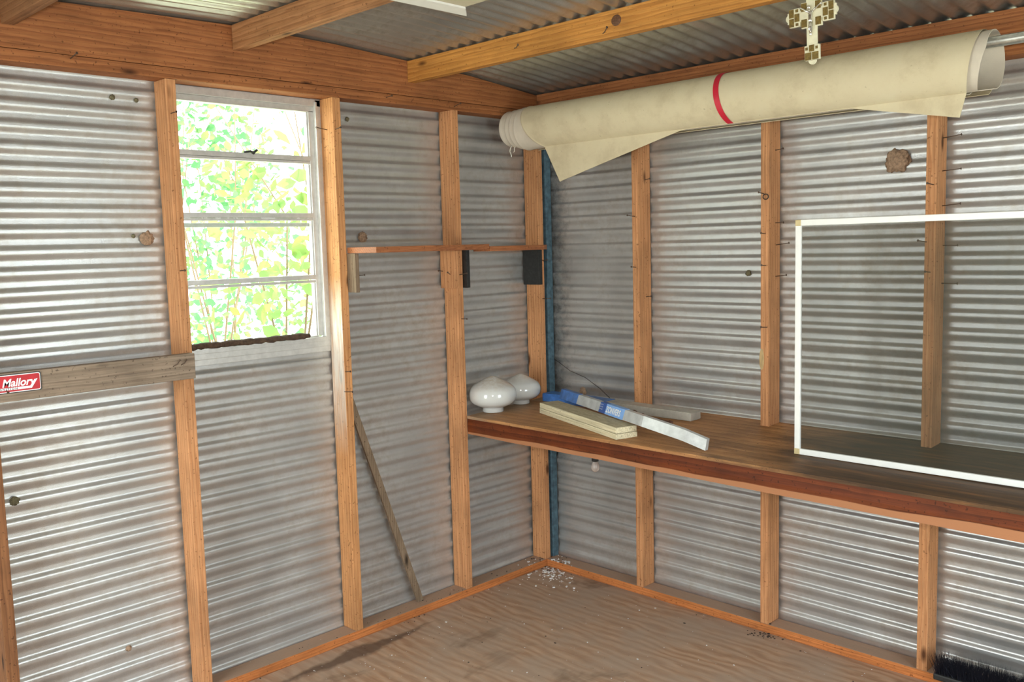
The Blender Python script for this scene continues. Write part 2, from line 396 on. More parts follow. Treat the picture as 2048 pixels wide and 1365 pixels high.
sheet(bm, 'y', -.012, XE, .003, LAP+.02, PHR, -.0025); sheet(bm, 'y', -.012, XE, LAP, 2.372, PHR+.006)
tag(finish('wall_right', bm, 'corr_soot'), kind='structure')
# the two walls behind the camera, each with its open doorway
bm = bmesh.new()
box(bm, XE, XE+.03, YS, -1.80, 0, 2.55, 0); box(bm, XE, XE+.03, -.90, .02, 0, 2.55, 0); box(bm, XE, XE+.03, -1.80, -.90, 2.03, 2.55, 0)
tag(finish('wall_east', bm, 'corr'), kind='structure')
bm = bmesh.new()
box(bm, 0, .52, YS-.03, YS, 0, 2.55, 0); box(bm, 1.38, XE, YS-.03, YS, 0, 2.55, 0); box(bm, .52, 1.38, YS-.03, YS, 2.03, 2.55, 0)
tag(finish('wall_south', bm, 'corr'), kind='structure')
bm = bmesh.new(); box(bm, -.02, XE+.03, YS-.03, .02, -.03, 0, 0)
tag(finish('floor', bm, 'floor'), kind='structure')
def roofz(t):
    P = [(-.3, 2.335), (0, 2.366), (.04, 2.369), (.52, 2.415), (.85, 2.437), (1.25, 2.460), (1.66, 2.470), (2.3, 2.455), (4.4, 2.40)]
    for (a, za), (b, zb) in zip(P, P[1:]):
        if t <= b: return za + (zb-za)*(t-a)/(b-a)
    return P[-1][1]
bm = bmesh.new(); xs = [-.12 + i*PITCH/10 for i in range(int((XE+.25)/(PITCH/10)))]; ts = [-.15, 0, .2, .4, .6, .85, 1.05, 1.25, 1.45, 1.66, 2, 2.3, 2.8, 3.4, 4.3]; g = []
for t in ts:
    g.append([bm.verts.new((x, -t, roofz(t) + .0003 + .0066*(1 - math.cos(2*PI*x/PITCH)) + .001*noise.noise(Vector((x*2, t*2, 5))))) for x in xs])
for a, b in zip(g, g[1:]):
    for i in range(len(xs)-1):
        f = bm.faces.new((a[i], b[i], b[i+1], a[i+1])); f.smooth = True
tag(finish('ceiling', bm, 'roofm'), kind='structure')
bm = bmesh.new(); box(bm, -14, 12, -12, 12, -.35, -.32, 0)
tag(finish('ground', bm, 'ground'), kind='structure')

# ------------------------------------------------------------------ nails
def nail_bm(r=.0017, head=.0042, L=.05, bend=0):
    bm = bmesh.new()
    pts = [(0, 0, -.006), (0, 0, L*.5), (bend*L*.6, 0, L)]
    tube(bm, pts, r, 6)
    e = Vector(pts[-1]); tube(bm, [e, e+Vector((bend*.001, 0, .0015))], head, 8)
    return bm
nail_mesh = {}
def nail(parent, base, d, L=.05, bend=0):
    key = (round(L, 3), bend)
    if key not in nail_mesh:
        o = finish('nail', nail_bm(L=L, bend=bend), 'nailm'); nail_mesh[key] = o.data; 
    else:
        o = bpy.data.objects.new('nail', nail_mesh[key]); C.objects.link(o)
    o.parent = parent; o.location = Vector(base) - parent.location
    o.rotation_mode = 'QUATERNION'; o.rotation_quaternion = Vector(d).to_track_quat('Z', 'X')
    return o

# ------------------------------------------------------------------ studs
FW, D = .038, .089
ZS, ZT = .038, 2.2515
def lstud(t, label, z1=ZT, mat='pine_z', nails=(), z0=ZS, lean=0, x1=D):
    o = boxo('wall_stud', 0.0005, x1, -(t+FW), -t, z0, z1, mat, bev=.003)
    tag(o, label, 'wall stud')
    for n in nails: nail(o, *n)
    return o
def rstud(s, label, z1=2.2205, nails=(), mat='pine_z', y0=-D):
    o = boxo('wall_stud', s, s+FW, y0, -.0005, ZS, z1, mat, bev=.003)
    tag(o, label, 'wall stud')
    for n in nails: nail(o, *n)
    return o
f_ = lambda dy=0, dz=.12: (1, dy, dz)      # out of a left-wall stud's front
s_ = lambda dx=.15, dz=.1: (dx, -1, dz)    # out of a left-wall stud's left side
lstud(2.578, 'reddish stud at the far left edge, only its lower part in view', mat='dark_z')
lstud(1.9293, 'tall pine stud on the left of the window, behind the grey nailed board',
      nails=[((.089, -1.953, 2.133), f_(.2, .1), .03), ((.089, -1.956, 1.586), f_(.1, .05), .03)])
lstud(1.2418, 'tall pine stud on the right of the window, whitish partway up its window side', mat='jamb_z',
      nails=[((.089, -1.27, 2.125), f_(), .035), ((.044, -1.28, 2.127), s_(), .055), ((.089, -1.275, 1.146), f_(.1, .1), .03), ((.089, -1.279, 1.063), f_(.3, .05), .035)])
lstud(.608, 'pine stud between window and corner, touching the left end of the bench', z1=2.255,
      nails=[((.089, -.625, 1.315), f_(.2, .02), .03), ((.089, -.629, 1.517), f_(.1, .15), .045)])
lstud(.0595, 'stud in the corner of the left wall, behind the round glass globes', z1=2.2515,
      nails=[((.089, -.077, 1.375), f_(.25, .05), .045), ((.089, -.078, 1.566), f_(.1, .05), .035)])
rf = lambda dx=-.1, dz=.1: (dx, -1, dz); rs = lambda dy=-.1, dz=.12: (1, dy, dz)
rstud(.6614, 'stud on the right wall nearest the corner, above and below the bench',
      nails=[((.679, -.089, 1.759), rf(), .05), ((.699, -.039, 1.922), rs(), .028), ((.699, -.041, 1.395), rs(), .03), ((.681, -.089, 1.531), rf(), .03)])
r2 = rstud(1.3071, 'knotty stud on the right wall with an iron ring hanging from its nail',
      nails=[((1.345, -.04, 1.995), rs(), .035), ((1.322, -.089, 1.823), rf(-.1, .15), .035), ((1.345, -.039, 1.707), rs(0, 0), .035), ((1.345, -.034, 1.618), rs(), .06),
             ((1.329, -.089, 1.664), rf(), .03), ((1.345, -.037, 1.491), rs(), .05), ((1.337, -.089, 1.287), rf(), .04), ((1.332, -.089, 1.536), rf(), .03)])
rstud(1.9535, 'stud on the right wall seen through the insect screen, nails up its side',
      nails=[((1.992, -.04, 1.98), rs(-.05, .1), .062), ((1.992, -.038, 1.866), rs(-.05, .05), .062), ((1.992, -.035, 1.744), rs(-.05, .08), .062), ((1.981, -.089, 1.817), rf(), .045),
             ((1.96, -.089, 1.618), rf(), .06), ((1.992, -.02, 1.604), rs(-.05, 0), .05), ((1.975, -.089, 1.511), rf(), .035), ((1.992, -.025, 1.469), rs(-.1, .0), .055)])
bp = boxo('corner_post', .0005, .092, -.0400, -.001, ZS, 2.25, 'blue', bev=.002)
tag(bp, 'narrow blue-painted post standing in the corner between both walls', 'corner post')
ob = finish('worn_patch', (lambda b: (lathe(b, [(0, .0012), (.018, .001), (.022, 0)], 20), b)[1])(bmesh.new()), simple('peeled_wood', (.52, .36, .17), .8, 0, 60, .3), r2)
ob.location = Vector((1.313, -.0893, 1.155)) - r2.location; ob.rotation_euler = (PI/2, 0, 0); ob.scale = (.5, 2.0, 1)

# sole plates
o = boxo('baseboard_left', 0, D, YS+.01, -.004, 0, ZS, 'sole_y', bev=.003); tag(o, kind='structure')
o = boxo('baseboard_right', D+.001, XE-.01, -D, -.002, 0, ZS, 'sole_x', bev=.003); tag(o, kind='structure')

# ------------------------------------------------------------------ header beam, top plates, purlins
hb = empty('header_beam', (D, -2.0, 2.252)); tag(hb, 'deep reddish header beam running along the top of the left wall above the window', 'beam')
bm = bmesh.new()
tt = [.001, .52, .85, 1.25, 1.66, 2.3, 4.1]
def strip(bm, x0, x1, zlow, tl, gap=0):
    rows = []
    for t in tl:
        zt = roofz(t)-.001-gap*(max(0, .55-t))
        rows.append([bm.verts.new((x, -t+2.0, z-2.252)) for x, z in ((x0-D, zlow), (x1-D, zlow), (x1-D, zt), (x0-D, zt))])
    for a, b in zip(rows, rows[1:]):
        for k in range(4): bm.faces.new((a[k], a[(k+1) % 4], b[(k+1) % 4], b[k]))
    bm.faces.new(rows[0]); bm.faces.new(rows[-1][::-1])
    bmesh.ops.recalc_face_normals(bm, faces=bm.faces[:])
strip(bm, .030, D-.001, 2.292, tt, .012)
finish('header_board', bm, 'beam_y', hb)
bm = bmesh.new(); box(bm, .001-D, D-D, YS+.03+2.0, -.001+2.0, 0, .0385, .003); finish('top_plate', bm, 'beam_y', hb)
for (b, d, L) in (((D, -2.279, 2.280), (1, .1, .25), .045), ((D, -1.009, 2.274), (1, .1, .1), .035), ((D, -.629, 2.268), (1, .15, .3), .04)): nail(hb, b, d, L)
tp = empty('wall_plate_beam', (2.0, -D, 2.221)); tag(tp, 'red-brown beam along the top of the right wall behind the canvas roll', 'beam')
bm = bmesh.new(); box(bm, D+.002-2.0, XE-.01-2.0, 0, D-.001, 0, .038, .002); finish('top_plate', bm, 'beam_x', tp)
bm = bmesh.new(); box(bm, D+.002-2.0, XE-.01-2.0, 0, .038, .0385, roofz(.06)-2.221-.001, .002); finish('rim_board', bm, 'beam_x', tp)

def purlin(t, label, mat, x1=XE-.005, nails=()):
    top = min(roofz(t), roofz(t+FW)) - .0005
    o = boxo('roof_purlin', D+.0005, x1, -(t+FW), -t, top-.089, top, mat, bev=.0025, origin=Vector((1.2, -(t+FW/2), top-.089)))
    tag(o, label, 'roof beam')
    for n in nails: nail(o, *n)
    return o
p3 = purlin(.852, 'golden roof beam with a big dark knot, nearest the canvas roll', 'purlin_x', nails=[((.73, -.89, 2.385), (.9, -.5, -.1), .045, .3), ((1.16, -.89, 2.365), (.9, -.4, .3), .03, .3)])
purlin(1.665, 'brown roof beam with its end above the middle of the window', 'purlin_mid')
purlin(2.44, 'dark roof beam in the top left corner of the view', 'purlin_dark')
# the big knot, a slightly proud disc of darker wood
bm = bmesh.new(); lathe(bm, [(0, .0025), (.007, .0022), (.010, .0012), (.0155, .0006), (.017, 0)], 24)
k = finish('knot', bm, simple('knot_wood', (.14, .055, .02), .6, 0, 150, .7, .6), p3); k.location = Vector((1.2175, -.8905, 2.398)) - p3.location; k.rotation_euler = (PI/2, 0, 0); k.scale = (1.25, 1.1, 1)

# ------------------------------------------------------------------ window
wn = empty('window_1', (0, -1.605, 1.272)); tag(wn, kind='structure')
def wbox(name, t0, t1, z0, z1, x0, x1, mat='alu', parent=None, bev=.0015):
    bm = bmesh.new(); box(bm, x0, x1, -t1+1.605, -t0+1.605, z0-1.272, z1-1.272, bev); return finish(name, bm, mat, parent or wn)
bm = bmesh.new()
def wb(t0, t1, z0, z1, x0, x1): box(bm, x0, x1, -t1+1.605, -t0+1.605, z0-1.272, z1-1.272, .0012)
wb(1.2805, 1.305, 1.285, 2.248, -.020, .004); wb(1.305, 1.330, 1.295, 2.205, -.045, -.010); wb(1.300, 1.308, 1.29, 2.24, -.012, .010)
wb(1.900, 1.9285, 1.285, 2.248, -.020, .004); wb(1.885, 1.900, 1.295, 2.205, -.045, -.010)
wb(1.2805, 1.9285, 2.222, 2.2505, -.020, .004); wb(1.305, 1.90, 2.200, 2.222, -.045, -.010)
wb(1.2805, 1.9285, 1.2500, 1.288, -.004, .004); wb(1.305, 1.90, 1.272, 1.290, -.045, .006)
wb(1.2805, 1.9285, 1.228, 1.2500, -.003, .0012)
finish('window_frame', bm, 'alu', wn)
zs = [(2.018, 2.200), (1.790, 1.992), (1.540, 1.764), (1.290, 1.512)]
for i, (z0, z1) in enumerate(zs):
    bm = bmesh.new()
    wb(1.330, 1.885, z0-.013, z0+.006, -.036, -.008)
    if i: wb(1.330, 1.885, z1+.002, z1+.012, -.036, -.012)
    wb(1.330, 1.336, z0, z1, -.034, -.016); wb(1.879, 1.885, z0, z1, -.034, -.016)
    if i == 1: pass
    if i == 2: wb(1.330, 1.885, z1-.022, z1-.006, -.050, -.036)
    sh = finish('sash', bm, 'alu', wn)
    bm = bmesh.new(); y0, y1 = -1.885+1.605, -1.330+1.605
    vs = [bm.verts.new((-.026, y, z-1.272)) for y, z in ((y0, z0), (y1, z0), (y1, z1), (y0, z1))]; bm.faces.new(vs)
    r = bmesh.ops.extrude_face_region(bm, geom=bm.faces[:]);
    for v in r['geom']:
        if isinstance(v, bmesh.types.BMVert): v.co.x += .003
    finish('glass_pane', bm, 'glass', sh)
    if i == 0:
        bm = bmesh.new(); tube(bm, [(-.006, .02, 2.024-1.272), (.006, .0, 2.028-1.272), (.010, -.03, 2.024-1.272)], [.006, .005, .004], 8); tube(bm, [(.002, .014, 2.024-1.272), (.002, .03, 2.036-1.272)], .005, 8)
        finish('latch', bm, 'black', sh)

# crumbling strip of wood on the sill
bm = bmesh.new(); n = 34
pts = []; rr = []
for i in range(n+1):
    t = i/n; y = -1.926 + t*(1.926-1.392)
    pts.append((.022 + .004*math.sin(i*.9), y, 1.303 + .0025*noise.noise(Vector((i*.7, 0, 0))))); rr.append(.0125 + .003*noise.noise(Vector((i*.5, 4, 0))) - (.003 if i > n-2 else 0))
tube(bm, pts, rr, 9)
for v in bm.verts: v.co += Vector((0, 0, 1))*.004*noise.noise(v.co*60)
ws = finish('wood_strip', bm, 'bark'); tag(ws, 'dark rotten strip of wood lying along the window sill', 'wood scrap')

# ------------------------------------------------------------------ board and metal sign on the left
nb = boxo('nailed_board', D+.0005, D+.038, -3.45, -1.940, 1.203, 1.293, 'grey_y', bev=.002); tag(nb, 'weathered grey board nailed across the studs left of the window', 'board')
nail(nb, (.127, -2.020, 1.255), (.5, .8, .5), .03, .4); nail(nb, (.127, -1.991, 1.257), (.5, .8, .5), .025, .4)
sg = empty('metal_sign', (.1285, -2.56, 1.259)); tag(sg, 'small red and white tin sign tacked to the weathered grey board', 'sign')
def rrect(bm, w, h, r, x, mi=0, th=.0006, c=(0, 0)):
    vs = []
    for cx, cz, a0 in ((w/2-r, h/2-r, 0), (-w/2+r, h/2-r, 90), (-w/2+r, -h/2+r, 180), (w/2-r, -h/2+r, 270)):
        for k in range(5):
            a = math.radians(a0 + k*22.5); vs.append((c[0]+cx+r*math.cos(a), c[1]+cz+r*math.sin(a)))
    a = [bm.verts.new((x, y, z)) for y, z in vs]; b = [bm.verts.new((x+th, y, z)) for y, z in vs]
    bm.faces.new(b).material_index = mi; bm.faces.new(a[::-1]).material_index = mi
    for i in range(len(vs)): bm.faces.new((a[i], a[(i+1) % len(vs)], b[(i+1) % len(vs)], b[i])).material_index = mi
SW = .208
for nm, w_, h_, r_, x_, mt in (('rim', SW, .060, .007, 0, 'blackink'), ('border', SW-.006, .0545, .006, .0007, 'ink'), ('red_field', SW-.010, .0495, .005, .0014, 'red')):
    bm = bmesh.new(); rrect(bm, w_, h_, r_, x_); finish(nm, bm, mt, sg)
def text(body, size, parent, loc, rot, mat, name='lettering', shear=0, sx=1, off=0, th=.0003, align='LEFT'):
    cu = bpy.data.curves.new(name, 'FONT'); cu.body = body; cu.size = size; cu.shear = shear; cu.extrude = th; cu.offset = off; cu.align_x = align; cu.space_character = 1.0
    t = bpy.data.objects.new(name, cu); C.objects.link(t)
    dg = bpy.context.evaluated_depsgraph_get(); me = bpy.data.meshes.new_from_object(t.evaluated_get(dg)); bpy.data.objects.remove(t)
    me.materials.clear(); me.materials.append(M[mat]); o = bpy.data.objects.new(name, me); C.objects.link(o)
    o.parent = parent; o.location = loc; o.rotation_euler = rot; o.scale = (sx, 1, 1); return o
# the sign's right end is at y=-2.457
text('Mallory', .034, sg, (.0023, -.012, -.0085), (PI/2, 0, PI/2), 'ink', shear=.28, sx=.92, off=.0007)
bm = bmesh.new()
for yz in (((-.095, -.0195), (.066, -.0195), (.0765, -.0135), (.0765, -.0120), (-.095, -.0120)), ((.066, -.0195), (.0740, -.0195), (.0925, .0085), (.0885, .0085)),):
    vs = [bm.verts.new((.0021, y, z)) for y, z in yz]; f = bm.faces.new(vs)
    if f.normal.x < 0: f.normal_flip()
r = bmesh.ops.extrude_face_region(bm, geom=bm.faces[:])
for v in r['geom']:
    if isinstance(v, bmesh.types.BMVert): v.co.x += .0004
bmesh.ops.recalc_face_normals(bm, faces=bm.faces[:]); finish('underline_band', bm, 'ink', sg)
text('I G N I T I O N', .0088, sg, (.0027, -.024, -.0188), (PI/2, 0, PI/2), 'blackink', off=.0002)
nail(sg, (.131, -2.560, 1.240), (1, .1, -.5), .012)

# stick leaning on the left wall
bm = bmesh.new(); n = 12; A_ = Vector((.034, -.884, .0385)); B_ = Vector((.017, -1.212, 1.02)); dd = (B_-A_)
rows = []
for i in range(n+1):
    p_ = A_ + dd*(i/n); w2 = .016 + .0015*noise.noise(Vector((i, 2, 0))); side = Vector((0, .948, .317))
    rows.append([bm.verts.new(p_ + side*a*w2 + Vector((1, 0, 0))*b*.0055) for a, b in ((-1, -1), (1, -1), (1, 1), (-1, 1))])
for a, b in zip(rows, rows[1:]):
    for k in range(4): bm.faces.new((a[k], a[(k+1) % 4], b[(k+1) % 4], b[k]))
bm.faces.new(rows[0]); bm.faces.new(rows[-1][::-1]); bmesh.ops.recalc_face_normals(bm, faces=bm.faces[:])
for v in bm.verts: v.co -= A_
stk = finish('wooden_stick', bm, 'grey_z', loc=A_); tag(stk, 'thin weathered lath leaning against the left wall beside the window stud', 'stick')

# ------------------------------------------------------------------ little shelf
sh = empty('wall_shelf', (.09, -.7, 1.628)); tag(sh, 'narrow brown corner shelf of two boards between window and corner', 'shelf')
def poly(bm, pts, z0, z1, z1b=None):
    a = [bm.verts.new((x-.09, y+.7, z0-1.628)) for x, y in pts]; b = [bm.verts.new((x-.09, y+.7, z1-1.628)) for x, y in pts]
    bm.faces.new(b); bm.faces.new(a[::-1])
    for i in range(len(pts)): bm.faces.new((a[i], a[(i+1) % len(pts)], b[(i+1) % len(pts)], b[i]))
    bmesh.ops.recalc_face_normals(bm, faces=bm.faces[:])
    bmesh.ops.bevel(bm, geom=bm.edges[:], offset=.0015, segments=1, affect='EDGES')
bm = bmesh.new(); poly(bm, [(.0905, -1.241), (.286, -1.241), (.270, -.95), (.205, -.545), (.0905, -.545)], 1.629, 1.653); finish('long_board', bm, 'shelf_y', sh)
bm = bmesh.new(); poly(bm, [(.0905, -.540), (.205, -.540), (.215, -.35), (.205, -.18), (.18, -.135), (.14, -.115), (.0905, -.105)], 1.620, 1.643); finish('short_board', bm, 'shelf_y', sh)
def sbox(name, x0, x1, y0, y1, z0, z1, mat):
    bm = bmesh.new(); box(bm, x0-.09, x1-.09, y0+.7, y1+.7, z0-1.628, z1-1.628, .0015); return finish(name, bm, mat, sh)
c1 = sbox('cleat', .04, .142, -1.241, -1.222, 1.470, 1.628, 'grey_z'); c1['label'] = 'weathered grey cleat'
c2 = sbox('cleat', .004, .105, -.668, -.6465, 1.457, 1.628, 'pine_z'); c2['label'] = 'pine cleat'
c3 = sbox('cleat', .03, .116, -.6075, -.588, 1.457, 1.628, 'black'); c3['label'] = 'black tarred cleat'
c4 = sbox('cleat', .004, .112, -.122, -.098, 1.447, 1.619, 'black'); c4['label'] = 'black charred cleat'
for b, d, L in (((.06, -1.222, 1.54), (.8, -.2, .3), .07), ((.02, -.668, 1.535), s_(), .03), ((.07, -.668, 1.52), s_(.5, .4), .03), ((.10, -1.2225, 1.535), (.9, .5, .1), .05)): nail(sh, b, d, L)

# ------------------------------------------------------------------ workbench
bn = empty('workbench', (1.3, -.35, .84)); tag(bn, 'long wooden bench along the right wall, dark-stained at its right end', 'workbench')
def bz(x, y):
    f = -y/.61; front = .8625 - .012*max(0, min(1, (x-.1)/2.3)); return .884*(1-f) + front*f
bm = bmesh.new(); nx, ny = 40, 6; x0b, x1b = .0925, 3.85
for top in (0, 1):
    g = [[bm.verts.new((x0b+(x1b-x0b)*i/nx-1.3, -.001-.612*j/ny+.35, bz(x0b+(x1b-x0b)*i/nx, -.612*j/ny)-(0 if top else .013)-.84)) for j in range(ny+1)] for i in range(nx+1)]
    for i in range(nx):
        for j in range(ny):
            q = (g[i][j], g[i][j+1], g[i+1][j+1], g[i+1][j]); bm.faces.new(q if top else q[::-1])
    if top:
        for i in range(nx): bm.faces.new((lo[i][ny], lo[i+1][ny], g[i+1][ny], g[i][ny])); bm.faces.new((lo[i][0], g[i][0], g[i+1][0], lo[i+1][0]))
        for j in range(ny): bm.faces.new((lo[0][j], lo[0][j+1], g[0][j+1], g[0][j])); bm.faces.new((lo[nx][j], g[nx][j], g[nx][j+1], lo[nx][j+1]))
    lo = g
bmesh.ops.recalc_face_normals(bm, faces=bm.faces[:])
bt = finish('bench_top', bm, 'bench_top', bn)
# notches for the studs are hidden: studs and top meet at the stud faces
bm = bmesh.new(); nx = 60; rows = []
for i in range(nx+1):
    x = .0925 + (3.85-.0925)*i/nx; zt = bz(x, -.61)-.0135; zb = .776 - .020*min(1, (x-.1)/2.3) + .002*noise.noise(Vector((x*4, 0, 0)))
    rows.append([bm.verts.new((x-1.3, y+.35, z-.766)) for y, z in ((-.572, zb), (-.6105, zb), (-.612, (zb+zt)/2), (-.6105, zt), (-.572, zt))])
for a, b in zip(rows, rows[1:]):
    for k in range(5): bm.faces.new((a[k], a[(k+1) % 5], b[(k+1) % 5], b[k]))
bm.faces.new(rows[0]); bm.faces.new(rows[-1][::-1]); bmesh.ops.recalc_face_normals(bm, faces=bm.faces[:])
fb = finish('front_board', bm, 'bench_front', bn); fb.location = (0, 0, .766-.84)
bm = bmesh.new(); box(bm, .0925-1.3, 3.85-1.3, -.127+.35, -.0895+.35, .775-.84, .8625-.84, .002); finish('back_ledger', bm, 'beam_x', bn)

# ------------------------------------------------------------------ glass globes
gp = [(.030, .000), (.048, .000), (.050, .004), (.049, .020), (.052, .023), (.073, .029), (.096, .042), (.109, .060), (.1135, .080), (.1105, .100), (.101, .117), (.082, .132), (.056, .147), (.030, .160), (.010, .1685), (0, .170)]
gi = [(r*.97, z) for r, z in gp[:2]]
def sm(pr, n=4):
    out = []
    for i in range(len(pr)-1):
        p0, p1, p2, p3_ = pr[max(i-1, 0)], pr[i], pr[i+1], pr[min(i+2, len(pr)-1)]
        for k in range(n):
            t = k/n; out.append(tuple(max(0, .5*((2*p1[c]) + (-p0[c]+p2[c])*t + (2*p0[c]-5*p1[c]+4*p2[c]-p3_[c])*t*t + (-p0[c]+3*p1[c]-3*p2[c]+p3_[c])*t**3)) for c in (0, 1)))
    return out + [pr[-1]]
for (x, y, s, lb) in ((.128, -.478, 1.0, 'larger white opal glass lamp globe at the left end of the bench'), (.108, -.268, .86, 'smaller white opal globe tucked behind the larger one, near the corner')):
    bm = bmesh.new(); lathe(bm, gp[:4] + sm(gp[4:], 4), 56)
    bmesh.ops.remove_doubles(bm, verts=bm.verts[:], dist=1e-5)
    bmesh.ops.scale(bm, vec=(s, s, s), verts=bm.verts[:])
    g = finish('glass_globe', bm, 'opal', loc=(x, y, bz(x, y)+.0008)); tag(g, lb, 'lamp globe', 'opal lamp globes on the bench')

# ------------------------------------------------------------------ packages on the bench
def orient(o, a, b):
    """put o at a with its local X running to b"""
    d = Vector(b)-Vector(a); o.location = a; o.rotation_mode = 'QUATERNION'
    x = d.normalized(); y = Vector((0, 0, 1)).cross(x).normalized(); z = x.cross(y)
    o.rotation_quaternion = Matrix((x, y, z)).transposed().to_quaternion(); return d.length
A0, A1 = Vector((.343, -.388, bz(.343, -.388)+.0008)), Vector((.957, -.5985, bz(.957, -.5985)+.0008))
pa = empty('cream_panel_pack'); L = orient(pa, A0, A1); tag(pa, 'short cream wooden panel pack of two layers at the front of the bench', 'board pack')
bm = bmesh.new(); box(bm, 0, L, 0, .102, 0, .0235, .0025); finish('lower_board', bm, 'cream_x', pa)
bm = bmesh.new(); box(bm, 0, L-.002, 0.001, .101, .0242, .049, .003); finish('upper_board', bm, 'cream_x', pa)
# long silver pack lying along the wall, blue film round its left part
pc = empty('silver_pack'); C0, C1 = Vector((.165, -.172, bz(.5, -.17)+.0015)), Vector((1.030, -.182, bz(1.0, -.17)+.0015)); L = orient(pc, C0, C1)
tag(pc, 'dusty silver package lying flat along the back of the bench, blue at its left end', 'package')
def packmesh(segs, w, h, wob, seed):
    bm = bmesh.new(); rows = []
    for (p_, sw, shh) in segs:
        x, y, z = p_; cs = [(0, 0), (sw, 0), (sw, shh), (0, shh)]
        rows.append([bm.verts.new((x, y+a+wob*noise.noise(Vector((x*9, a*30, seed))), z+b+(wob*noise.noise(Vector((x*11, b*40, seed+3))) if b > 0 else 0))) for a, b in cs])
    for a, b in zip(rows, rows[1:]):
        for k in range(4): bm.faces.new((a[k], a[(k+1) % 4], b[(k+1) % 4], b[k]))
    bm.faces.new(rows[0]); bm.faces.new(rows[-1][::-1]); bmesh.ops.recalc_face_normals(bm, faces=bm.faces[:])
    bmesh.ops.bevel(bm, geom=[e for e in bm.edges if len(e.link_faces) == 2 and e.calc_face_angle(0) > .9], offset=.003, segments=2, affect='EDGES')
    return bm
n = 22
finish('wrap', packmesh([((L*i/n, 0, 0), .078, .036) for i in range(n+1)], 0, 0, .0025, 1), 'silver_dull', pc)
b1 = finish('blue_film', packmesh([((-.004+.40*i/12, -.002, -.0008), .082, .0395) for i in range(13)], 0, 0, .003, 5), 'tape', pc)
# long thin silver pack lying across both, blue label
q0, q1, q2, q3 = Vector((.325, -.230, .9175)), Vector((1.035, -.543, .9165)), Vector((1.250, -.562, .888)), Vector((1.345, -.556, .8625))
pb = empty('long_package', q0); tag(pb, 'long slim silver package with a blue label, lying across the other two packs', 'package')
def along(u):
    P = [q0, q1, q2, q3]; ls = [(b-a).length for a, b in zip(P, P[1:])]; s_u = u*sum(ls)
    for a, b, l in zip(P, P[1:], ls):
        if s_u <= l+1e-9: return a+(b-a)*(s_u/l)
        s_u -= l
    return P[-1]
def bar(u0, u1, n, grow, seed, wob=.0018):
    bm = bmesh.new(); rows = []
    for i in range(n+1):
        u = u0+(u1-u0)*i/n; p_ = along(u)-q0; t_ = (along(min(1, u+.01))-along(max(0, u-.01))); t_.z = 0; t_.normalize(); sd = Vector((-t_.y, t_.x, 0))
        up = (Vector((0, 0, 1))+sd*.35).normalized()
        w_ = .020+grow; h_ = .043+grow
        cr = (noise.noise(Vector((u*60, seed, 0)))*.004 if abs(u-.86) < .03 else 0)
        rows.append([bm.verts.new(p_ + sd*a + up*b + Vector((wob*noise.noise(Vector((u*30, a*90, seed))), 0, cr))) for a, b in ((-grow, -grow*.5), (w_, -grow*.5), (w_, h_), (-grow, h_))])
    for a, b in zip(rows, rows[1:]):
        for k in range(4): bm.faces.new((a[k], a[(k+1) % 4], b[(k+1) % 4], b[k]))
    bm.faces.new(rows[0]); bm.faces.new(rows[-1][::-1]); bmesh.ops.recalc_face_normals(bm, faces=bm.faces[:])
    return bm
finish('wrap', bar(0, 1, 60, 0, 2), 'silver', pb)
finish('blue_film', bar(0, .17, 12, .0012, 2), 'tape', pb)
finish('dark_label', bar(.375, .43, 4, .0010, 2), 'label_dark', pb)
finish('pale_label', bar(.43, .575, 10, .0012, 2), 'label', pb)
def on_bar(u, h):
    p_ = along(u)-q0; t_ = (along(u+.02)-along(u-.02)); tz = t_.normalized(); t2 = Vector((t_.x, t_.y, 0)).normalized(); sd = Vector((-t2.y, t2.x, 0)); up = (Vector((0, 0, 1))+sd*.35).normalized()
    nrm = tz.cross(up).normalized(); return p_ + up*h + nrm*.0032, Matrix((tz, up, nrm)).transposed().to_euler()
l_, e_ = on_bar(.437, .009); text('ZONVERS', .036, pb, l_, e_, 'ink', sx=.80, off=.0008)
for k in range(3):
    l_, e_ = on_bar(.381, .031-.010*k); text(('SERIES', 'MEDIA', 'PACK')[k] if False else '= = =', .012, pb, l_, e_, 'ink', name='small_print')

# rusty rod between the packs
bm = bmesh.new(); za = bz(.8, -.2)+.0065
tube(bm, [(.735, -.190, za+.006), (.748, -.195, za+.004)], .011, 10); tube(bm, [(.745, -.194, za+.001), (.80, -.215, za), (.86, -.232, za), (.985, -.262, za-.001)], [.006, .005, .0045, .005], 8); tube(bm, [(.795, -.205, za+.003), (.81, -.216, za+.003)], .0075, 8); tube(bm, [(.975, -.260, za), (.992, -.264, za)], .0075, 8)
tag(finish('rusty_rod', bm, 'rust'), 'rusty iron rod with a round head lying between the silver packages', 'rod')
# thin wire slumped against the wall
bm = bmesh.new(); tube(bm, [(.096, -.008, 1.066), (.13, -.010, 1.050), (.20, -.006, 1.012), (.30, -.006, .985), (.39, -.006, .94), (.455, -.012, .900), (.485, -.03, .8855)], .0016, 6)
tag(finish('thin_wire', bm, 'wire'), 'thin dark wire curving down the right wall to the bench near the corner', 'wire')
# ring on the nail
bm = bmesh.new(); n = 20; tube(bm, [(1.333 + .0105*math.cos(2*PI*k/n), -.0955+.002*math.cos(2*PI*k/n), 1.811+.0105*math.sin(2*PI*k/n)) for k in range(n+1)], .0019, 7, False)
tag(finish('iron_ring', bm, 'black'), 'small dark iron ring hanging on the stud above the bench', 'ring')
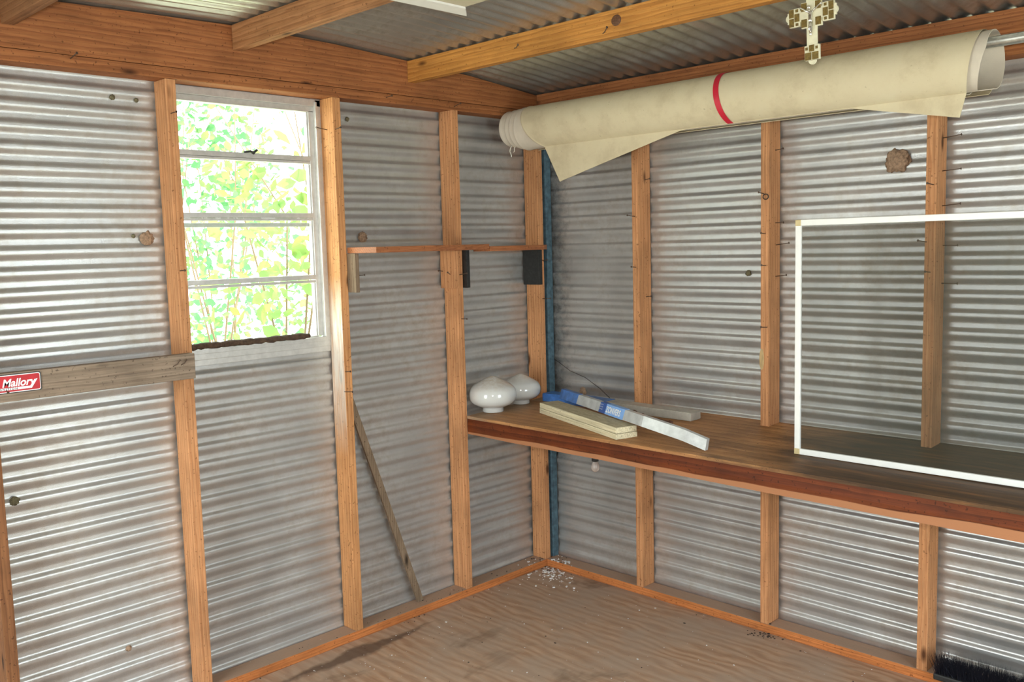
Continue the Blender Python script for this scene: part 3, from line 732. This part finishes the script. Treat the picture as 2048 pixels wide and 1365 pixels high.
# bulb under the bench
lb = empty('light_bulb', (.815, -.560, .7615)); tag(lb, 'small old light bulb in a black socket under the front of the bench', 'light bulb')
bm = bmesh.new(); lathe(bm, [(0, .012), (.0145, .012), (.0145, -.016), (.012, -.017), (0, -.017)], 20); finish('socket', bm, 'black', lb)
bm = bmesh.new(); lathe(bm, [(.009, -.0165), (.012, -.022), (.0165, -.034), (.018, -.044), (.015, -.055), (.008, -.061), (0, -.063)], 24); finish('bulb', bm, 'bulbglass', lb)

# ------------------------------------------------------------------ insect screens
SY = -.405
iz = bz(1.64, SY)
isc = empty('insect_screen', (1.628, SY, iz+.001)); tag(isc, 'large white-framed window screen standing on the bench in front of the wall', 'window screen')
W_, H_, B_w = 1.30, .842, .021
bm = bmesh.new()
for (a, b, c_, d_) in ((0, B_w, B_w*.9, H_-B_w*.9), (W_-B_w, W_, B_w*.9, H_-B_w*.9), (B_w*.9, W_-B_w*.9, 0, B_w), (B_w*.9, W_-B_w*.9, H_-B_w, H_)):
    box(bm, a, b, -.006, .006, c_, d_, .002)
finish('frame', bm, 'white_paint', isc)
for a, b in ((0, 0), (0, H_-B_w), (W_-B_w, 0), (W_-B_w, H_-B_w)):
    bm = bmesh.new(); box(bm, a-.0005, a+B_w+.0005, -.0065, .0065, b-.0004, b+B_w+.0005, .002); o = finish('corner_key', bm, 'masking', isc); o['label'] = 'yellowed corner key'
bm = bmesh.new(); vs = [bm.verts.new(p_) for p_ in ((B_w, .002, B_w), (W_-B_w, .002, B_w), (W_-B_w, .002, H_-B_w), (B_w, .002, H_-B_w))]; bm.faces.new(vs)
finish('mesh', bm, 'screen', isc)
isc.rotation_euler = (0, math.radians(0.0), 0)

cs = empty('ceiling_screen', (1.03, -1.41, 2.368)); tag(cs, 'white-framed screen nailed flat under the roof beams, corner showing at the top', 'window screen')
bm = bmesh.new()
def mitre(pts, z0=0, z1=.011):
    a = [bm.verts.new((x, y, z0)) for x, y in pts]; b = [bm.verts.new((x, y, z1)) for x, y in pts]
    bm.faces.new(b); bm.faces.new(a[::-1])
    for i in range(len(pts)): bm.faces.new((a[i], a[(i+1) % len(pts)], b[(i+1) % len(pts)], b[i]))
mitre([(0, 0), (0, -1.5), (.065, -1.44), (.065, -.065)]); mitre([(0, -1.5), (.9, -1.5), (.9, -1.44), (.065, -1.44)])
bmesh.ops.recalc_face_normals(bm, faces=bm.faces[:]); finish('frame', bm, 'white_paint', cs)
bm = bmesh.new(); vs = [bm.verts.new(p_) for p_ in ((.06, -.065, .006), (.06, -1.45, .006), (.9, -1.45, .006), (.9, -.065, .006))]; bm.faces.new(vs); finish('mesh', bm, 'screen2', cs)

# ------------------------------------------------------------------ canvas roll on its pipe
pipe = bmesh.new(); tube(pipe, [(-.90, 0, 0), (2.8, 0, 0)], .017, 20)
pp = finish('steel_pipe', pipe, 'galv_pipe', loc=(1.0, -.28, 2.238)); tag(pp, 'galvanised pipe running through the canvas roll along the right wall', 'pipe')
cr = empty('canvas_roll', (1.2, -.28, 2.178)); tag(cr, 'big roll of cream canvas hanging on a pipe above the bench', 'canvas roll')
RC = .1005; X0 = 1.2
M['canvas_inner'] = simple('clean_inner_canvas', (.63, .565, .46), .85, 0, 20, .1)
def layer(r, xl, xr, th0, th1, flap=None, n=72, nx=60, drop=0, cy=0, thick=True, seed=0):
    """one wrap of canvas: th measured from the back bottom over the top to the front bottom; xl/xr give its ends at each angle"""
    bm = bmesh.new(); g = []
    us = [0, .0016, .0035, .006, .010] + [.010+.990*i/nx for i in range(1, nx+1)]
    for u in us:
        col = []
        for j in range(n+1):
            v_ = j/n; th = th0+(th1-th0)*v_
            x = xl(v_)+(xr(v_)-xl(v_))*u
            rr_ = r + .0008*noise.noise(Vector((x*3, th, seed)))
            rr_ += .0022*max(0, 1-abs(u-.0035)/.0035)
            y = math.sin(th)*rr_; z = -math.cos(th)*rr_
            col.append(bm.verts.new((x-X0, -y+cy, z+drop)))
        if flap:
            fl_, m_ = flap(u), 10
            th = th1; tx = xl(1)+(xr(1)-xl(1))*u
            for k in range(1, m_+1):
                L_ = fl_*k/m_
                dxx = (flapdx(u)*k/m_)
                tdir = Vector((0, math.cos(th)*-1, math.sin(th)))   # tangent at the end of the wrap
                e = Vector(col[n].co); bend = min(1, k/4)
                pos = e + Vector((dxx, 0, 0)) + (tdir*(1-bend*.8)+Vector((0, .10, -1))*bend*.8).normalized()*L_ if False else e + Vector((dxx, .03*L_, -L_))
                col.append(bm.verts.new(pos))
        g.append(col)
    for a, b in zip(g, g[1:]):
        for k in range(len(a)-1):
            f = bm.faces.new((a[k], b[k], b[k+1], a[k+1])); f.smooth = True
    return bm
def solid(o, t=.0016):
    md = o.modifiers.new('thickness', 'SOLIDIFY'); md.thickness = t; md.offset = -1
    es = o.modifiers.new('crease', 'EDGE_SPLIT'); es.split_angle = .7; return o
# sine convention: th=0 bottom, th=pi/2 front(-y), th=pi top, th=3pi/2 back; wraps run from back bottom over the top to the front bottom
TH0, TH1 = 2*PI-.35, .42
def flapdx(u): return .085*(1-u)**2 if u < .5 else -.02*(u)
def flapfn(u):
    a = max(0, 1-u/.395); b = max(0, (u-.80)/.20)
    return .003 + .160*a**1.0 + .072*b
def xl_o(v): return .240 + (.11*max(0, (v-.62)/.38)**1.6)
def xr_o(v): return 2.203 - (.04*max(0, (v-.6)/.4)**1.5)
ly = layer(RC, xl_o, xr_o, TH0, TH1, flapfn, drop=0, seed=1)
solid(finish('outer_wrap', ly, 'canvas', cr, smooth=True))
for i, (r_, x_l, x_r) in enumerate(((.0940, .205, 2.15), (.0890, .172, 2.232), (.0840, .140, 2.12), (.0790, .100, 2.10), (.0740, .115, 2.08))):
    ly = layer(r_, lambda v, a=x_l: a, lambda v, a=x_r: a - (.05*max(0, (v-.7)/.3)), 2*PI, 0, None, nx=30, drop=.0035+.0028*i, seed=i+2)
    solid(finish('inner_wrap', ly, 'canvas_inner', cr, smooth=True), .0022)
bm = bmesh.new(); g = []
for j in range(25):
    th = math.radians(118) - math.radians(88)*j/24; row = []
    for i in range(9):
        x = 1.268 + .024*i/8 + .035*(max(0, j-8)/16)**1.5; r_ = RC+.0022
        row.append(bm.verts.new((x-X0, -math.sin(th)*r_, -math.cos(th)*r_)))
    g.append(row)
bm.free(); bm = bmesh.new(); g = []
for j in range(41):
    th = math.radians(215) - math.radians(190)*j/40; row = []
    for i in (0, 1):
        x = 1.262 + .024*i + .040*(max(0, j-14)/26)**1.3; r_ = RC+.0042
        row.append(bm.verts.new((x-X0, -math.sin(th)*r_, -math.cos(th)*r_)))
    g.append(row)
for a, b in zip(g, g[1:]): f = bm.faces.new((a[0], a[1], b[1], b[0])); f.smooth = True
solid(finish('red_band', bm, 'redband', cr), -.0008)
bm = bmesh.new()
tube(bm, [(.128-X0, -.020, -.062), (.128-X0, -.035, -.078), (.127-X0, -.040, -.095), (.133-X0, -.040, -.104), (.138-X0, -.040, -.115), (.136-X0, -.040, -.121)], .0026, 7)
tube(bm, [(.152-X0, -.020, -.068), (.152-X0, -.035, -.082), (.158-X0, -.040, -.098), (.150-X0, -.040, -.100)], .0022, 7)
finish('tie_cord', bm, 'rope', cr)

# ------------------------------------------------------------------ wall crucifix hanging from the golden roof beam
cx = empty('crucifix', (1.935, -.8955, 2.150)); tag(cx, 'cream crucifix with brown mosaic squares and a silver figure, hung below the roof', 'crucifix')
bm = bmesh.new(); T0, T1 = -.004, .004
cbn = [0]
def cb(x0, x1, z0, z1):
    cbn[0] += .00035; box(bm, x0, x1, T0-cbn[0]*.6, T1+cbn[0], z0, z1, .0014)
zc = .133
cb(-.0155, .0155, .004, .235); cb(-.074, .074, zc-.016, zc+.016)
cb(-.031, .031, zc-.036, zc+.036); cb(-.0225, .0225, .004, .046); cb(-.0225, .0225, .205, .240)
cb(-.068, -.034, zc-.027, zc+.025); cb(.034, .068, zc-.027, zc+.025)
for c_, a in (((0, .003), 270), ((-.068, zc), 180), ((.068, zc), 0), ((0, .240), 90)):
    vs0 = []
    for k in range(9):
        t = math.radians(a-90+k*22.5); vs0.append((c_[0]+.0115*math.cos(t), c_[1]+.0115*math.sin(t)))
    lo_ = [bm.verts.new((x, T0+.0005, z)) for x, z in vs0]; hi = [bm.verts.new((x, T1-.0005, z)) for x, z in vs0]
    bm.faces.new(lo_); bm.faces.new(hi[::-1])
    for i in range(9): bm.faces.new((lo_[i], lo_[(i+1) % 9], hi[(i+1) % 9], hi[i]))
def tile(x, z, w_, h_): box(bm, x-w_/2, x+w_/2, T0-.0032, T0+.001, z-h_/2, z+h_/2, .0005, 1)
for sx_ in (-1, 1):
    for dz in (-.014, .012): tile(sx_*.0605, zc+dz, .0145, .0235)
    tile(sx_*.0435, zc-.002, .0150, .0225); tile(sx_*.0435, zc+.018, .008, .008); tile(sx_*.0435, zc-.021, .008, .008)
    tile(sx_*.0215, zc+.0225, .0165, .0225); tile(sx_*.0215, zc-.0225, .0165, .0225)
    tile(sx_*.011, .0150, .0190, .0210); tile(sx_*.0155, .037, .007, .008); tile(sx_*.011, .222, .0165, .018)
tile(0, .037, .015, .018); tile(0, .198, .013, .012)
bmesh.ops.recalc_face_normals(bm, faces=bm.faces[:]); finish('cross', bm, ['cream', 'brass'], cx)
bm = bmesh.new()
Y_ = -.010
tube(bm, [(.000, Y_, zc+.006), (.001, Y_, zc-.004), (-.001, Y_, zc-.016), (.001, Y_, zc-.026)], [.0058, .0068, .0055, .0062], 10)       # torso
tube(bm, [(.001, Y_, zc-.024), (.003, Y_-.003, zc-.040), (.000, Y_, zc-.055), (.000, Y_-.001, zc-.062)], [.0062, .0045, .0032, .0036], 9)   # legs
tube(bm, [(.002, Y_-.003, zc-.026), (-.002, Y_-.004, zc-.041), (.001, Y_-.001, zc-.056)], [.0045, .0038, .0028], 8)
for sx_ in (-1, 1): tube(bm, [(sx_*.004, Y_, zc+.004), (sx_*.016, Y_+.001, zc+.013), (sx_*.029, Y_+.002, zc+.022), (sx_*.033, Y_+.002, zc+.024)], [.0036, .0028, .0022, .0026], 8)
lathe(bm, [(0, .006), (.003, .0055), (.0052, .002), (.005, -.002), (.003, -.0055), (0, -.0065)], 12, c=(-.003, Y_-.003, zc+.018))
tube(bm, [(-.001, Y_, zc+.006), (-.003, Y_-.002, zc+.013)], .0026, 8)
finish('figure', bm, 'chrome', cx)
cx.rotation_euler = (0, math.radians(-1.5), 0)

# ------------------------------------------------------------------ mud nests and marks on the sheets
def nest(loc, r, flat, wall, label, mat='mud', seed=0):
    bm = bmesh.new(); bmesh.ops.create_icosphere(bm, subdivisions=4, radius=1)
    for v in bm.verts:
        k = 1 + .35*noise.noise(v.co*2.3+Vector((seed, 0, 0))) + .16*noise.noise(v.co*6+Vector((seed, 3, 0)))
        v.co = Vector((v.co.x*flat, v.co.y*r*k, v.co.z*r*k)) if wall == 'x' else Vector((v.co.x*r*k, v.co.y*flat, v.co.z*r*k))
    tag(finish('mud_nest', bm, mat, loc=loc, smooth=True), label, 'wasp nest')
nest((-.002, -2.028, 1.703), .024, .007, 'x', 'brown mud patch on the sheet just left of the window stud', seed=1)
nest((-.002, -2.075, 1.712), .0065, .006, 'x', 'tiny green-brown mud dab beside the bigger patch left of the window', 'mud_dark', 2)
nest((-.003, -1.093, 1.695), .022, .006, 'x', 'round mud nest above the left end of the small shelf', seed=3)
nest((1.817, .001, 1.917), .043, .016, 'y', 'large crusty mud nest high on the right wall under the canvas roll', seed=4)
nest((.274, .003, .914), .019, .006, 'y', 'pinkish mud spot on the right wall just above the silver package', seed=5)
nest((1.200, .000, 1.502), .012, .009, 'y', 'small grey mud lump mid right wall left of the ringed stud', 'mud_dark', 6)
nest((-.003, -2.193, .246), .010, .007, 'x', 'small brown mud dab low on the left wall', seed=7)
nest((-.003, -2.115, 2.185), .009, .006, 'x', 'left one of two green mud dabs under the header beam', 'mud_dark', 8)
nest((-.003, -2.032, 2.182), .0075, .006, 'x', 'right one of two green mud dabs under the header beam', 'mud_dark', 9)
nest((-.003, -1.145, 2.185), .009, .006, 'x', 'single green mud dab under the header beam right of the window', 'mud_dark', 10)
nest((-.003, -2.524, .859), .014, .006, 'x', 'dark smudge of mud at the left edge of the left wall', 'mud_dark', 11)

# ------------------------------------------------------------------ brush at the lower right
br = empty('brush_head', (2.30, -.135, .0)); tag(br, 'black bristle broom head lying on the floor plate behind the rightmost stud', 'brush')
bm = bmesh.new(); box(bm, -.27, .45, .0, .06, .0385, .062, .006); finish('brush_block', bm, 'black', br)
bm = bmesh.new(); rnd = random.Random(3)
for i in range(2600):
    x = -.265+.71*rnd.random(); y = .003+.054*rnd.random(); ln = .072+.016*rnd.random()-(.012*abs(x+.1)); a, b = rnd.gauss(0, .20), rnd.gauss(-.12, .20)
    p0 = Vector((x, y, .060)); d_ = Vector((a, b, 1)).normalized(); s1 = d_.orthogonal().normalized()*.0013; s2 = d_.cross(s1)
    v3 = [bm.verts.new(p0+s) for s in (s1, -s1*.5+s2*.87, -s1*.5-s2*.87)]; e = bm.verts.new(p0+d_*ln)
    for k in range(3): bm.faces.new((v3[k], v3[(k+1) % 3], e))
bo = finish('bristles', bm, 'bristle', br); bo['kind'] = 'stuff'

# ------------------------------------------------------------------ litter
def litter(name, mat, spots, label, cat, seed, zoff=0.0):
    rnd = random.Random(seed); bm = bmesh.new()
    for (cx_, cy_, sx_, sy_, n_, smin, smax) in spots:
        for i in range(n_):
            x, y = rnd.gauss(cx_, sx_), rnd.gauss(cy_, sy_)
            if sx_ > .5: x, y = cx_+sx_*(rnd.random()-.5)*2, cy_+sy_*(rnd.random()-.5)*2
            z = ZS if (x < D or y > -D) else 0
            if x < .01 or y > -.01: continue
            s = smin+(smax-smin)*rnd.random()**3; a = rnd.random()*PI; e = .5+rnd.random()
            r = bmesh.ops.create_cube(bm, size=1)
            for v in r['verts']:
                xx, yy, z_ = v.co.x*s*e, v.co.y*s, v.co.z*s*.35
                v.co = Vector((x+xx*math.cos(a)-yy*math.sin(a), y+xx*math.sin(a)+yy*math.cos(a), z+z_+s*.18))
    tag(finish(name, bm, mat), label, cat, kind='stuff')
litter('paint_flakes', 'flake', [(.16, -.13, .05, .045, 120, .004, .013), (.25, -.22, .08, .06, 45, .003, .012), (1.3, -1.3, 1.25, 1.2, 420, .0015, .006), (.3, -1.2, .15, .5, 60, .002, .005)], 'pale flakes and crumbs scattered over the floor, thickest in the corner', 'flakes', 5)
litter('dark_crumbs', 'crumb', [(1.3, -1.3, 1.25, 1.2, 230, .0015, .007), (.13, -.10, .05, .04, 50, .004, .010), (1.34, -.12, .03, .02, 30, .004, .010), (.07, -.8, .02, .5, 50, .003, .007)], 'dark grit and crumbs scattered over the floor and floor plates', 'grit', 9)

# ------------------------------------------------------------------ outside the window
def shrub(name, loc, n, spread, size, label, seed, mat, z0=.0, zh=2.6):
    rnd = random.Random(seed); root = empty(name, loc); tag(root, label, 'shrub')
    bm = bmesh.new()
    for k in range(4):
        a = rnd.random()*2*PI; b = Vector((math.cos(a), math.sin(a), 0))*spread[0]*.5
        tube(bm, [(0, 0, -.32), b*.3+Vector((0, 0, zh*.35)), b*.8+Vector((rnd.gauss(0, .1), rnd.gauss(0, .1), zh*.7)), b*1.3+Vector((rnd.gauss(0, .15), rnd.gauss(0, .15), zh))], [.009, .007, .005, .002], 5)
    finish('stems', bm, 'twig', root)
    bm = bmesh.new()
    clumps = [Vector((rnd.gauss(0, spread[0]*.5), rnd.gauss(0, spread[1]*.5), z0+rnd.random()*(zh-z0))) for _ in range(max(8, n//45))]
    for i in range(n):
        c_ = clumps[rnd.randrange(len(clumps))]
        p_ = c_ + Vector((rnd.gauss(0, .13), rnd.gauss(0, .13), rnd.gauss(0, .13)))
        L_ = size*(.6+rnd.random()*.8); d_ = Vector((rnd.gauss(0, 1), rnd.gauss(0, 1), rnd.gauss(-.5, .7))).normalized(); sd = d_.cross(Vector((rnd.gauss(0, 1), rnd.gauss(0, 1), rnd.gauss(0, 1)))).normalized(); nn = d_.cross(sd)
        w_ = L_*.30
        pts = [(0, 0, 0), (.25, .8, .04), (.55, 1, .05), (1, 0, 0), (.55, -1, .05), (.25, -.8, .04)]
        vs = [bm.verts.new(p_+d_*L_*a+sd*w_*b+nn*L_*c2) for a, b, c2 in pts]
        bm.faces.new((vs[0], vs[1], vs[2], vs[3])); bm.faces.new((vs[0], vs[3], vs[4], vs[5]))
    finish('foliage', bm, mat, root, smooth=True)
shrub('leafy_shrub', (-1.0, -.85, 0), 330, (.30, .42), .085, 'near shrub with broad lime leaves outside the window, right side', 11, 'leaf2', 1.0, 2.6)
shrub('leafy_shrub', (-2.3, -.55, 0), 1000, (.55, .8), .065, 'green shrub behind the lime leaves outside the window', 12, 'leaf', .3, 2.7)
shrub('leafy_shrub', (-4.0, .35, 0), 2400, (.8, 1.5), .065, 'dense hedge shrub farthest from the window', 13, 'leaf', .2, 3.3)
